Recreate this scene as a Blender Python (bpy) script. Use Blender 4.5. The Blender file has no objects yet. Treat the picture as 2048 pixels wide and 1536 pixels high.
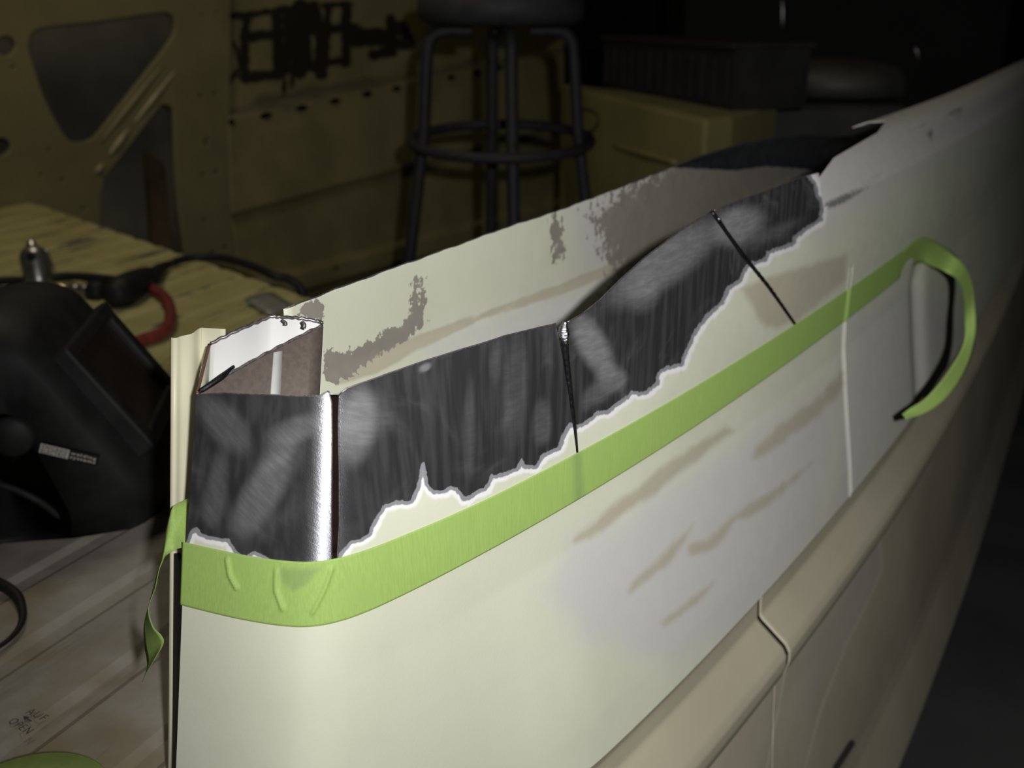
import bpy, bmesh, math
import numpy as np
from mathutils import Vector, Matrix

# ------------------------------------------------------------------ camera, world, flash, exposure
H = 1.25                     # camera height above the garage floor (all survey points below are relative to the lens)
PITCH = math.radians(20)
FP = 2048.0; CX, CY = 1024.0, 768.0
sc = bpy.context.scene
C = sc.collection
cam = bpy.data.cameras.new('camera'); cam_o = bpy.data.objects.new('camera', cam); C.objects.link(cam_o)
cam.sensor_fit = 'HORIZONTAL'; cam.sensor_width = 36; cam.lens = 36
cam.clip_start = 0.02; cam.clip_end = 60
cam_o.location = (0, 0, H); cam_o.rotation_euler = (math.pi/2 - PITCH, 0, 0)
cam.dof.use_dof = True; cam.dof.focus_distance = 0.64; cam.dof.aperture_fstop = 7.5
sc.camera = cam_o
w = bpy.data.worlds.new('world'); sc.world = w; w.use_nodes = True
w.node_tree.nodes['Background'].inputs[0].default_value = (1.0, 0.86, 0.6, 1)
w.node_tree.nodes['Background'].inputs[1].default_value = 0.0022
# the camera's own flash: a small lamp just right of and above the lens
fl = bpy.data.lights.new('flash_lamp', 'SPOT'); fl_o = bpy.data.objects.new('flash_lamp', fl); C.objects.link(fl_o)
fl.energy = 66.0; fl.shadow_soft_size = 0.010; fl.spot_size = math.radians(166); fl.spot_blend = 1.0
fl.color = (1.0, 0.985, 0.96)
fl_o.location = (0.085, -0.12, H + 0.085)
fl_o.rotation_euler = Vector((0.64, 0.90, -0.08)).to_track_quat('-Z', 'Y').to_euler()
# a weak warm garage lamp hanging over the truck bed
gl = bpy.data.lights.new('garage_lamp', 'AREA'); gl_o = bpy.data.objects.new('garage_lamp', gl); C.objects.link(gl_o)
gl.energy = 9.0; gl.shape = 'DISK'; gl.size = .5; gl.color = (1.0, .90, .67); gl_o.location = (-.9, 2.0, H + 1.7)
vs = sc.view_settings
sc.display_settings.display_device = 'sRGB'
vs.view_transform = 'Standard'; vs.look = 'None'; vs.exposure = 0.0; vs.gamma = 1.0; vs.use_curve_mapping = False

# ------------------------------------------------------------------ survey helpers (pixel ray -> point on a known plane / surface)
FW = np.array([0, math.cos(PITCH), -math.sin(PITCH)]); UP = np.array([0, math.sin(PITCH), math.cos(PITCH)]); RT = np.array([1., 0, 0])
def ray(x, y): return FW + RT*(x-CX)/FP - UP*(y-CY)/FP
def on_z(x, y, z):
    d = ray(x, y); return d*z/d[2]
def at_depth(x, y, D): return ray(x, y)*D
def proj(p):
    p = np.asarray(p, float); z = p @ FW; z = np.where(np.abs(z) < 1e-4, 1e-4, z)
    return CX + FP*(p @ RT)/z, CY - FP*(p @ UP)/z
class Plane:
    """vertical plane through (x0,y0) running along azimuth az; coordinates (t along, z up); n points to the camera side"""
    def __init__(s, x0, y0, az):
        a = math.radians(az); s.p = np.array([x0, y0, 0.]); s.u = np.array([math.sin(a), math.cos(a), 0]); s.n = np.array([math.cos(a), -math.sin(a), 0])
    def hit(s, x, y, off=0.0):
        d = ray(x, y); q = s.p + s.n*off; t = (q @ s.n)/(d @ s.n); P = d*t
        return np.array([(P-q) @ s.u, P[2]])
    def pt(s, tz, off=0.0):
        return s.p + s.u*tz[0] + np.array([0, 0, tz[1]]) + s.n*off
def smooth(a, b, x):
    t = np.clip((np.asarray(x, float)-a)/(b-a), 0, 1); return t*t*(3-2*t)
def resample(pts, n, closed=False):
    p = np.asarray(pts, float)
    if closed: p = np.vstack([p, p[:1]])
    d = np.r_[0, np.cumsum(np.linalg.norm(np.diff(p, axis=0), axis=1))]
    t = np.linspace(0, d[-1], n)
    return np.stack([np.interp(t, d, p[:, k]) for k in range(p.shape[1])], 1)
def catmull(pts, n):
    p = np.asarray(pts, float); m = len(p)
    P = np.vstack([2*p[0]-p[1], p, 2*p[-1]-p[-2]]); out = []
    for i in range(m-1):
        a, b, c, d = P[i:i+4]
        for t in np.linspace(0, 1, n, endpoint=False):
            out.append(.5*((2*b)+(-a+c)*t+(2*a-5*b+4*c-d)*t*t+(-a+3*b-3*c+d)*t**3))
    out.append(p[-1]); return np.array(out)
def sdf(px, poly):
    """signed distance (positive inside) of points to a polygon"""
    P = np.asarray(px, float); V = np.asarray(poly, float); best = np.full(len(P), 1e18); ins = np.zeros(len(P), bool)
    for i in range(len(V)):
        a = V[i]; b = V[(i+1) % len(V)]; e = b-a; wv = P-a
        t = np.clip((wv @ e)/(e @ e + 1e-12), 0, 1)
        best = np.minimum(best, ((wv - t[:, None]*e)**2).sum(1))
        c = (a[1] <= P[:, 1]) != (b[1] <= P[:, 1])
        with np.errstate(divide='ignore', invalid='ignore'):
            xi = a[0] + (P[:, 1]-a[1])/(b[1]-a[1] if b[1] != a[1] else 1e-9)*(b[0]-a[0])
        ins ^= c & (P[:, 0] < xi)
    return np.where(ins, 1, -1)*np.sqrt(best)
def line_d(px, line, wd):
    P = np.asarray(px, float); V = np.asarray(line, float); best = np.full(len(P), 1e18)
    for a, b in zip(V[:-1], V[1:]):
        e = b-a; wv = P-a; t = np.clip((wv @ e)/(e @ e + 1e-12), 0, 1)
        best = np.minimum(best, ((wv - t[:, None]*e)**2).sum(1))
    return wd - np.sqrt(best)
def union(px, polys):
    r = np.full(len(px), -999.)
    for q in polys: r = np.maximum(r, sdf(px, q))
    return r
def blobs(px, bl):
    r = np.zeros(len(px))
    for cx, cy, rx, ry, rot, amp in bl:
        c, s_ = math.cos(math.radians(rot)), math.sin(math.radians(rot)); dx = px[:, 0]-cx; dy = px[:, 1]-cy
        u = (dx*c+dy*s_)/rx; v = (-dx*s_+dy*c)/ry
        r += amp*(1-smooth(.45, 1.15, np.sqrt(u*u+v*v)))
    return np.clip(r, 0, 1)

# ------------------------------------------------------------------ object helpers
def link(o, parent):
    C.objects.link(o)
    if parent is not None: o.parent = parent
    return o
def mk(name, v, f, m, parent=None, sm=False, attrs=None, thick=None, label=None, bevel=None, local=None):
    v = np.asarray(v, float) + np.array([0, 0, H])
    if parent is not None: v = v - np.array(parent.location)
    elif local is not None: v = v - (np.array(local) + np.array([0, 0, H]))
    me = bpy.data.meshes.new(name); me.from_pydata([tuple(x) for x in v], [], [tuple(int(k) for k in q) for q in f]); me.update()
    if m is not None: me.materials.append(m)
    if sm:
        for p in me.polygons: p.use_smooth = True
    for k, a in (attrs or {}).items():
        a = np.asarray(a, np.float32)
        if a.ndim == 2: at = me.attributes.new(k, 'FLOAT_VECTOR', 'POINT'); at.data.foreach_set('vector', a.ravel())
        else: at = me.attributes.new(k, 'FLOAT', 'POINT'); at.data.foreach_set('value', a)
    o = bpy.data.objects.new(name, me); link(o, parent)
    if parent is None and local is not None: o.location = tuple(np.array(local) + np.array([0, 0, H]))
    if thick:
        mo = o.modifiers.new('thickness', 'SOLIDIFY'); mo.thickness = abs(thick); mo.offset = -1 if thick > 0 else 1
    if bevel:
        mo = o.modifiers.new('bevel', 'BEVEL'); mo.width = bevel; mo.segments = 2; mo.limit_method = 'ANGLE'
    if label: o['label'] = label
    return o
def thing(name, label, cat, loc, group=None):
    o = bpy.data.objects.new(name, None); C.objects.link(o); o.empty_display_size = .05
    o.location = (loc[0], loc[1], loc[2]+H); return tag(o, label, cat, group)
def tag(o, label, cat, group=None):
    o['label'] = label; o['category'] = cat
    if group: o['group'] = group
    return o
def grid_faces(nr, nc, base=0, wrap=False):
    f = []
    for i in range(nr-1):
        for j in range(nc if wrap else nc-1):
            a = base+i*nc+j; b = base+i*nc+(j+1) % nc; f.append((a, b, b+nc, a+nc))
    return f
def tube(pts, r, n=10, smoothn=8):
    p = catmull(pts, smoothn) if smoothn else np.asarray(pts, float); m = len(p)
    r = np.broadcast_to(np.asarray(r, float), (m,)) if np.ndim(r) == 0 or len(r) == m else np.interp(np.linspace(0, 1, m), np.linspace(0, 1, len(r)), r)
    t = np.gradient(p, axis=0); t /= np.linalg.norm(t, axis=1)[:, None]+1e-12
    nrm = np.array([0, 0, 1.]) if abs(t[0][2]) < .9 else np.array([1., 0, 0]); V = []
    for i in range(m):
        nrm = nrm - t[i]*(nrm @ t[i]); nrm /= np.linalg.norm(nrm); b = np.cross(t[i], nrm)
        for k in range(n):
            a = 2*math.pi*k/n; V.append(p[i] + r[i]*(math.cos(a)*nrm + math.sin(a)*b))
    F = grid_faces(m, n, 0, True); F.append(tuple(range(n))[::-1]); F.append(tuple((m-1)*n+k for k in range(n)))
    return np.array(V), F
def lathe(prof, n, base, ax=np.array([0, 0, 1.])):
    """prof: (radius, height) pairs along axis ax"""
    ax = ax/np.linalg.norm(ax); e1 = np.cross(ax, [0, 1., 0.]) if abs(ax[1]) < .9 else np.cross(ax, [1., 0, 0]); e1 /= np.linalg.norm(e1); e2 = np.cross(ax, e1); V = []
    for r, h in prof:
        for k in range(n):
            a = 2*math.pi*k/n; V.append(np.asarray(base)+ax*h+r*(math.cos(a)*e1+math.sin(a)*e2))
    F = grid_faces(len(prof), n, 0, True); F.append(tuple(range(n))[::-1]); F.append(tuple((len(prof)-1)*n+k for k in range(n)))
    return np.array(V), F
def prism(poly, e1, e2, e3, o, h0, h1):
    """polygon in (e1,e2) extruded along e3 from h0 to h1"""
    o = np.asarray(o, float); V = [o+e1*a+e2*b+e3*h for h in (h0, h1) for a, b in poly]; n = len(poly)
    F = [(i, (i+1) % n, (i+1) % n+n, i+n) for i in range(n)]+[tuple(range(n))[::-1], tuple(range(n, 2*n))]
    return np.array(V), F
def join(*vf):
    V = []; F = []
    for v, f in vf:
        b = len(V); V += list(v); F += [tuple(k+b for k in q) for q in f]
    return np.array(V), F
EX, EY, EZ = np.eye(3)
def box(c, sx, sy, sz, az=0):
    a = math.radians(az); e1 = np.array([math.cos(a), -math.sin(a), 0]); e2 = np.array([math.sin(a), math.cos(a), 0])
    return prism([(-sx/2, -sy/2), (sx/2, -sy/2), (sx/2, sy/2), (-sx/2, sy/2)], e1, e2, EZ, c, -sz/2, sz/2)

# ------------------------------------------------------------------ materials
class NT:
    def __init__(s, name):
        s.m = bpy.data.materials.new(name); s.m.use_nodes = True; s.t = s.m.node_tree; s.t.nodes.clear()
        s.out = s.t.nodes.new('ShaderNodeOutputMaterial')
    def n(s, ty, **kw):
        nd = s.t.nodes.new(ty)
        for k, v in kw.items():
            if k.startswith('i_'): s.put(nd.inputs[k[2:].replace('_', ' ')], v)
            elif k.startswith('x'): s.put(nd.inputs[int(k[1:])], v)
            else: setattr(nd, k, v)
        return nd
    def put(s, sock, v):
        if hasattr(v, 'is_output'): s.t.links.new(v, sock)
        elif isinstance(v, (tuple, list)) and sock.type == 'RGBA' and len(v) == 3: sock.default_value = (*v, 1)
        else: sock.default_value = v
    def coord(s): return s.n('ShaderNodeTexCoord').outputs['Object']
    def math(s, op, a, b=0.0, clamp=False):
        nd = s.n('ShaderNodeMath', operation=op, use_clamp=clamp, x0=a, x1=b); return nd.outputs[0]
    def attr(s, nm): return s.n('ShaderNodeAttribute', attribute_name=nm).outputs['Fac']
    def noise(s, scale, detail=3, rough=.55, vec=None, dist=0.0):
        return s.n('ShaderNodeTexNoise', i_Vector=vec if vec is not None else s.coord(), i_Scale=scale, i_Detail=detail, i_Roughness=rough, i_Distortion=dist).outputs['Fac']
    def mapv(s, rot=(0, 0, 0), scale=(1, 1, 1)):
        return s.n('ShaderNodeMapping', i_Vector=s.coord(), i_Rotation=rot, i_Scale=scale).outputs[0]
    def rng(s, v, a, b, c=0.0, d=1.0, kind='SMOOTHSTEP'):
        return s.n('ShaderNodeMapRange', interpolation_type=kind, clamp=True, x0=v, x1=a, x2=b, x3=c, x4=d).outputs[0]
    def mix(s, f, a, b):
        nd = s.n('ShaderNodeMix', data_type='RGBA'); s.put(nd.inputs[0], f); s.put(nd.inputs[6], a); s.put(nd.inputs[7], b); return nd.outputs[2]
    def bump(s, h, strength, dist=.001):
        return s.n('ShaderNodeBump', i_Height=h, i_Strength=strength, i_Distance=dist).outputs[0]
    def bsdf(s, col, rough=.5, metal=0.0, normal=None, spec=.5, coat=0.0):
        nd = s.n('ShaderNodeBsdfPrincipled', i_Roughness=rough, i_Metallic=metal); s.put(nd.inputs['Base Color'], col)
        nd.inputs['Specular IOR Level'].default_value = spec; nd.inputs['Coat Weight'].default_value = coat
        if normal is not None: s.put(nd.inputs['Normal'], normal)
        return nd.outputs[0]
    def end(s, sh): s.t.links.new(sh, s.out.inputs[0]); return s.m
def plain(name, col, rough=.5, metal=0.0, var=.15, scale=25, spec=.5, bump=0.0):
    t = NT(name); nz = t.noise(scale, 4)
    c = t.mix(t.rng(nz, .3, .7), tuple(x*(1-var) for x in col), tuple(min(1, x*(1+var)) for x in col))
    return t.end(t.bsdf(c, rough, metal, t.bump(t.noise(scale*9, 3), bump) if bump else None, spec))

def body_paint(name):
    """cream body paint with ragged sanded-back bare steel, feathered primer and stains; the layers are float attributes of the mesh"""
    t = NT(name)
    rag = t.math('SUBTRACT', t.noise(170, 4, .6), .5)
    big = t.math('SUBTRACT', t.noise(30, 3, .6), .5)
    d = t.math('ADD', t.attr('metal'), t.math('ADD', t.math('MULTIPLY', rag, 11), t.math('MULTIPLY', big, 4)))
    # paint colour
    base = t.mix(t.rng(t.noise(7, 4), .35, .65), (.575, .595, .47), (.61, .63, .505))
    gm = t.rng(t.math('ADD', t.attr('grey'), t.math('MULTIPLY', big, 90)), -45, 45)
    base = t.mix(gm, base, (.545, .54, .52))
    tm = t.rng(t.math('ADD', t.attr('tan'), t.math('MULTIPLY', big, 26)), -9, 9)
    base = t.mix(t.math('MULTIPLY', tm, .8), base, (.41, .37, .28))
    dm = t.rng(t.math('ADD', t.attr('dirt'), t.math('MULTIPLY', rag, 10)), -4, 6)
    base = t.mix(t.math('MULTIPLY', dm, .8), base, (.10, .105, .11))
    chip = t.rng(t.math('ADD', t.attr('chip'), t.math('ADD', t.math('MULTIPLY', rag, 40), t.math('MULTIPLY', t.math('SUBTRACT', t.noise(75, 3, .6), .5), 44))), -1.0, 1.0)
    base = t.mix(chip, base, t.mix(t.noise(40, 3), (.20, .185, .165), (.30, .275, .24)))
    wm = t.math('MULTIPLY', t.rng(d, -19, -12), t.rng(d, -2, -6))
    base = t.mix(wm, base, (.74, .74, .75))
    fm = t.rng(d, -9, -6)
    base = t.mix(fm, base, (.23, .235, .255))
    paint = t.bsdf(base, t.rng(t.noise(60, 3), .3, .7, .42, .58), 0, t.bump(t.noise(420, 2), .06), .35)
    # ground bare steel
    sv = t.n('ShaderNodeMapping', vector_type='TEXTURE', i_Vector=t.coord(), i_Rotation=(.45, .5, .2), i_Scale=(1/60, 1/60, 1/420)).outputs[0]; hv = t.mapv(scale=(160, 160, 14))
    str1 = t.noise(1.0, 3, .6, sv); str2 = t.noise(1.0, 2, .5, hv); cloud = t.noise(16, 3, .55, dist=1.2)
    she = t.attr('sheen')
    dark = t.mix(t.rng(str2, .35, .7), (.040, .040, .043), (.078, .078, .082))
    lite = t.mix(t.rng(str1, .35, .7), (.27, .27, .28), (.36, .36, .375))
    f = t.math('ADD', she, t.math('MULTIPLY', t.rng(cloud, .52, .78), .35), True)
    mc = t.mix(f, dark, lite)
    heat = t.attr('heat')
    mc = t.mix(heat, mc, (.06, .035, .012))
    grain = t.noise(1500, 2, .6)
    bmp = t.bump(t.math('ADD', t.math('ADD', str1, t.math('MULTIPLY', cloud, 2.0)), t.math('MULTIPLY', grain, .8)), .16, .0006)
    dif = t.bsdf(mc, .6, 0, bmp, .3)
    gn = t.n('ShaderNodeBsdfAnisotropic', i_Color=(.5, .51, .55, 1), i_Roughness=.40, i_Anisotropy=.6, i_Normal=bmp)
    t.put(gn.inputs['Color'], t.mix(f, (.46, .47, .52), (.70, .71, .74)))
    t.put(gn.inputs['Tangent'], t.n('ShaderNodeAttribute', attribute_name='grain').outputs['Vector'])
    glo = gn.outputs[0]
    met = t.n('ShaderNodeMixShader', x0=.5, x1=dif, x2=glo).outputs[0]
    return t.end(t.n('ShaderNodeMixShader', x0=t.rng(d, -1.2, 1.2), x1=paint, x2=met).outputs[0])
PAINT_ATTR = ('metal', 'grey', 'tan', 'dirt', 'chip', 'sheen', 'heat')
def pattr(n, **kw):
    a = {k: np.full(n, -999. if k not in ('sheen', 'heat') else 0.) for k in PAINT_ATTR}; a['grain'] = np.tile([.6, .8, 0.], (n, 1)); a.update(kw); return a

M = {}
M['body'] = body_paint('cream_body_paint')
M['cream'] = plain('cream_paint', (.62, .60, .45), .45, 0, .05, 9)
M['white_inner'] = plain('white_inner_paint', (.72, .72, .72), .5, 0, .04, 12)
M['zinc'] = plain('brown_grey_zinc', (.13, .105, .09), .55, .3, .12, 300)
M['cut_edge'] = plain('cut_steel_edge', (.22, .20, .21), .4, .8, .3, 500)
M['black_steel'] = plain('black_scorched_steel', (.022, .022, .026), .35, .7, .4, 200, .5, .3)
M['flap'] = plain('dark_blue_steel', (.06, .07, .085), .45, .6, .3, 40)
M['weld'] = plain('weld_steel', (.5, .5, .55), .2, 1.0, .3, 300, .5, .4)
M['rib_glint'] = plain('rib_glint_paint', (.42, .34, .20), .3, 0, .2, 60)  # lighter colour painted as the highlights on the pressed ribs
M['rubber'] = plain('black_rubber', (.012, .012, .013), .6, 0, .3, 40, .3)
M['plastic'] = plain('black_plastic', (.014, .014, .0145), .6, 0, .3, 30, .22)
M['plastic_top'] = M['plastic']
M['lens'] = plain('dark_lens', (.026, .019, .014), .25, 0, .2, 12, .5)
M['chrome'] = plain('dull_chrome', (.34, .33, .31), .33, .85, .2, 60)
M['brass'] = plain('worn_brass', (.34, .26, .16), .3, .9, .2, 60)
M['red_hose'] = plain('red_rubber_hose', (.20, .035, .03), .45, 0, .2, 60)
M['olive'] = plain('olive_cream_paint', (.235, .205, .10), .5, 0, .10, 5)
M['olive_box'] = plain('olive_box_paint', (.17, .152, .06), .55, 0, .12, 5)
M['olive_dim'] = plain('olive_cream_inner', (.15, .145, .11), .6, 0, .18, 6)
M['stool'] = plain('grey_stool_paint', (.018, .018, .019), .6, 0, .15, 30, .2)
M['seat'] = plain('dark_grey_seat', (.026, .026, .028), .6, 0, .15, 30, .2)
M['dark'] = plain('dark_grey_plastic', (.013, .0125, .012), .6, 0, .25, 14, .25)
M['dim_top'] = plain('dusty_grey_top', (.03, .03, .026), .6, 0, .2, 14)
M['concrete'] = plain('dark_concrete', (.050, .050, .051), .8, 0, .2, 3, .2, .2)
M['wall'] = plain('dark_garage_wall', (.010, .010, .010), .8, 0, .2, 2, .2)
M['black'] = plain('black_void', (.004, .004, .004), .9, 0, 0, 5, .1)
M['white_print'] = plain('white_print', (.40, .385, .34), .6, 0, .05, 40)
M['ink'] = plain('black_ink', (.025, .025, .035), .6, 0, .1, 40)
M['plate'] = plain('grey_steel_offcut', (.26, .25, .22), .5, .2, .1, 30)

def tape_mat():
    t = NT('green_masking_tape'); v = t.mapv(scale=(900, 900, 60)); nz = t.noise(1, 3, .6, v)
    c = t.mix(t.rng(nz, .3, .7), (.325, .48, .125), (.37, .54, .15))
    c = t.mix(t.rng(t.noise(35, 3), .45, .75), c, (.34, .50, .14))
    thru = t.math('MULTIPLY', t.rng(t.attr('through'), -8, 8), .45)
    c = t.mix(thru, c, (.17, .27, .12))
    dif = t.bsdf(c, .55, 0, t.bump(nz, .12, .0004), .3)
    tr = t.n('ShaderNodeBsdfTranslucent', i_Color=(.20, .42, .03, 1)).outputs[0]
    return t.end(t.n('ShaderNodeMixShader', x0=.12, x1=dif, x2=tr).outputs[0])
M['tape'] = tape_mat()
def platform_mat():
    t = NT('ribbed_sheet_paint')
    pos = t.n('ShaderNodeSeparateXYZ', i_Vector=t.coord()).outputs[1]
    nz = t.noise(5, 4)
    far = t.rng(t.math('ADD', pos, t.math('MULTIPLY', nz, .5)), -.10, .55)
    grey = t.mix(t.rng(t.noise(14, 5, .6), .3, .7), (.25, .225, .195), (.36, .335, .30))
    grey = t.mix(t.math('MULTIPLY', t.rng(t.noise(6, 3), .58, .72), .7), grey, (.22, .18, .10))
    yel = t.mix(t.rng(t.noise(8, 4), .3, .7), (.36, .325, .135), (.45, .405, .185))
    c = t.mix(far, grey, yel)  # grey at the near end, blending to yellow towards the far end
    sv = t.n('ShaderNodeMapping', vector_type='TEXTURE', i_Vector=t.coord(), i_Rotation=(0, 0, math.radians(-25)), i_Scale=(1/46, 1/5.0, 1)).outputs[0]
    sc1 = t.rng(t.noise(1.0, 3, .6, sv), .615, .65)
    c = t.mix(t.math('MULTIPLY', t.math('MULTIPLY', sc1, t.rng(pos, -.3, .3, .15, 1.0)), .85), c, (.055, .065, .08))
    dots = t.rng(t.noise(60, 2, .6), .74, .78)
    c = t.mix(t.math('MULTIPLY', dots, .6), c, (.07, .07, .085))
    return t.end(t.bsdf(c, .6, 0, t.bump(t.noise(90, 3), .1), .25))
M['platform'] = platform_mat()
def skirt_mat():
    t = NT('lower_skirt_paint')
    c = t.mix(t.rng(t.noise(5, 4), .3, .7), (.40, .365, .275), (.48, .445, .34))
    ln = t.rng(t.math('ADD', t.attr('scratch'), t.math('MULTIPLY', t.math('SUBTRACT', t.noise(60, 3), .5), 5)), -1.5, 1.0)
    c = t.mix(t.math('MULTIPLY', ln, .65), c, (.55, .53, .42))
    pk = t.rng(t.attr('patch'), -6, 6)
    c = t.mix(t.math('MULTIPLY', pk, .35), c, (.42, .42, .40))
    dk = t.rng(t.attr('dark'), -2, 2)
    c = t.mix(t.math('MULTIPLY', dk, .9), c, (.02, .02, .02))
    return t.end(t.bsdf(c, .5, 0, None, .35))
M['skirt'] = skirt_mat()
M['ridge'] = plain('belt_ridge_paint', (.40, .37, .275), .45, 0, .06, 6)
def residue_mat():
    t = NT('wall_with_black_residue')
    c = t.mix(t.rng(t.noise(5, 5), .3, .7), (.21, .185, .085), (.29, .25, .12))
    r = t.rng(t.math('ADD', t.attr('residue'), t.math('MULTIPLY', t.math('SUBTRACT', t.noise(24, 4, .65), .5), 16)), -2, 4)
    c = t.mix(t.math('MULTIPLY', r, .95), c, (.014, .014, .012))
    g = t.rng(t.math('ADD', t.attr('grime'), t.math('MULTIPLY', t.math('SUBTRACT', t.noise(10, 4), .5), 40)), -10, 12)
    c = t.mix(t.math('MULTIPLY', g, .75), c, (.09, .085, .065))
    return t.end(t.bsdf(c, .6, 0, None, .25))
M['residue'] = residue_mat()

# ------------------------------------------------------------------ garage shell
v, f = box((0, 4, -1.25-.05), 16, 16, .1); o = mk('floor', v, f, M['concrete']); o['kind'] = 'structure'
v, f = box((1.0, 8.6, .35), 14, .12, 3.2); o = mk('wall_back', v, f, M['wall']); o['kind'] = 'structure'

# ------------------------------------------------------------------ the bed side of the pickup: surface S(s, z)
ZT = -0.32632                                   # height of the tape's lower edge
ZM = ZT + .018
SK = [-.02, 0, .03, .06, .075, .085, .095, .11, .13, .18, .25, .35, .5, .7, .95, 1.3, 2.2, 6]
AK = [113, 113, 111, 104, 95, 80, 66, 53, 46, 42.5, 40.5, 38.5, 36.5, 35, 34, 31.9, 29.6, 29.4]
_ss = np.linspace(-.02, 6, 6021); _aa = np.radians(np.interp(_ss, SK, AK))
_d = np.stack([np.sin(_aa), np.cos(_aa)], 1)*.001
_P = np.cumsum(_d, axis=0); _P = _P - _P[20] + np.array([-.193, .519]); _N = np.stack([np.cos(_aa), -np.sin(_aa)], 1)
N0 = np.array([math.cos(math.radians(110)), -math.sin(math.radians(110))])
def plan(s):
    s = np.asarray(s, float)
    return np.stack([np.interp(s, _ss, _P[:, k]) for k in (0, 1)], -1), np.stack([np.interp(s, _ss, _N[:, k]) for k in (0, 1)], -1)
SEAM = .875
def S(s, z, off=0.0):
    s = np.asarray(s, float); z = np.asarray(z, float)
    P, N = plan(s)
    bulge = np.interp(-z, [.33, .36, .43, .5, .535], [0, .002, .013, .025, .030])*smooth(.05, .32, s)
    dent = -.009*np.exp(-((s-1.22)/.035)**2)*smooth(-.30, -.36, z)*1.0 if True else 0
    seam = (-.004*np.exp(-((s-SEAM-.003)/.0022)**4) + .0016*np.exp(-((s-SEAM+.0025)/.003)**2))*smooth(-.262, -.27, z)
    o = bulge+dent+seam+off
    sh = (1-smooth(.10, .24, s))*.235*(z-ZT)
    xy = P + N*np.asarray(o)[..., None] - sh[..., None]*N0
    return np.concatenate([xy, z[..., None]], -1)
_gs, _gz = np.meshgrid(np.linspace(0, 2.6, 521), np.linspace(-.6, -.08, 131)); _gp = np.stack(proj(S(_gs, _gz)), -1)
def inv(x, y):
    k = np.argmin(((_gp - np.array([x, y]))**2).sum(-1)); s, z = _gs.flat[k], _gz.flat[k]
    for _ in range(6):
        p = np.array(proj(S(s, z))); ps = np.array(proj(S(s+1e-4, z))); pz = np.array(proj(S(s, z+1e-4)))
        J = np.stack([(ps-p)/1e-4, (pz-p)/1e-4], 1)
        try: d = np.linalg.solve(J, np.array([x, y])-p)
        except Exception: break
        d = np.clip(d, -.02, .02); s += d[0]; z += d[1]
    return np.array([s, z])
def invs(pts): return np.array([inv(*p) for p in pts])
def coons(L, R, T, nu, nv):
    L = resample(L, nv); R = resample(R, nv); T = resample(T, nu); B = resample([L[0], R[0]], nu)
    T[0] = L[-1]; T[-1] = R[-1]
    u = np.linspace(0, 1, nu)[None, :, None]; vv = np.linspace(0, 1, nv)[:, None, None]
    return (1-vv)*B[None]+vv*T[None]+(1-u)*L[:, None]+u*R[:, None]-((1-u)*(1-vv)*B[0]+u*(1-vv)*B[-1]+(1-u)*vv*T[0]+u*vv*T[-1])

SEAM = float(inv(1690, 640)[0])
bed = thing('truck_bed_side', 'cream truck bed side, its corner cut open to bare steel above green tape', 'vehicle panel', (-.3, 1.2, -1.25))
grids = []
tl = invs([(390, 790), (450, 787), (540, 790), (600, 793), (640, 792), (657, 783)])
L1 = np.vstack([[0, ZM], invs([(372, 1085), (382, 960), (388, 860), (392, 790)])]); tl[0] = L1[-1]
R1 = invs([(663, 1128), (663, 1000), (664, 870), (663, 805), (657, 783)]); R1 = np.vstack([[R1[0][0]+.0005, ZM], R1])
grids.append(coons(L1, R1, tl, 120, 90))
L2 = invs([(675, 1118), (679, 1050), (679, 950), (677, 850), (679, 790)]); L2 = np.vstack([[L2[0][0]-.0005, ZM], L2])
T2 = invs([(679, 790), (693, 777), (720, 768), (770, 750), (850, 722), (920, 700), (1010, 672), (1080, 655), (1112, 648)])
R2 = invs([(1153, 908), (1147, 860), (1137, 790), (1124, 710), (1112, 648)]); R2 = np.vstack([[R2[0][0]+.0005, ZM], R2])
grids.append(coons(L2, R2, T2, 200, 90))
L3 = invs([(1157, 906), (1154, 860), (1147, 790), (1139, 710), (1136, 644)]); L3 = np.vstack([[L3[0][0]-.0002, ZM], L3])
T3 = invs([(1136, 644), (1165, 628), (1200, 600), (1240, 560), (1290, 515), (1340, 477), (1390, 442), (1420, 425)])
R3 = invs([(1578, 637), (1530, 570), (1480, 510), (1445, 460), (1420, 425)]); R3 = np.vstack([[R3[0][0]+(R3[0][0]-R3[1][0])/(R3[0][1]-R3[1][1])*(ZM-R3[0][1]), ZM], R3])
grids.append(coons(L3, R3, T3, 160, 80))
L4 = invs([(1584, 634), (1540, 571), (1490, 508), (1455, 460), (1430, 421)]); L4 = np.vstack([[L4[0][0]+(L4[0][0]-L4[1][0])/(L4[0][1]-L4[1][1])*(ZM-L4[0][1]), ZM], L4])
T4 = invs([(1430, 421), (1480, 400), (1550, 375), (1600, 355), (1637, 345)])
SR = float(inv(1644, 438)[0]); ZC = -.182
R4 = np.vstack([[SR, ZM], [SR, ZC], T4[-1]])
grids.append(coons(L4, R4, T4, 110, 70))
s5 = np.r_[np.linspace(SR, 1.5, 200), np.linspace(1.5, 5.2, 90)[1:]]
grids.append(np.stack(np.meshgrid(s5, np.linspace(ZM, ZC, 40)), -1))
s6 = np.r_[np.linspace(0, SEAM-.015, 340), np.linspace(SEAM-.014, SEAM+.014, 40), np.linspace(SEAM+.016, 1.5, 180), np.linspace(1.5, 5.2, 90)[1:]]
grids.append(np.stack(np.meshgrid(s6, np.linspace(-.535, ZM, 86)), -1))
V = []; F = []; SZ = []
for g in grids:
    b = len(V); sz = g.reshape(-1, 2); V += list(S(sz[:, 0], sz[:, 1])); SZ.append(sz); F += grid_faces(g.shape[0], g.shape[1], b)
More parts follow.
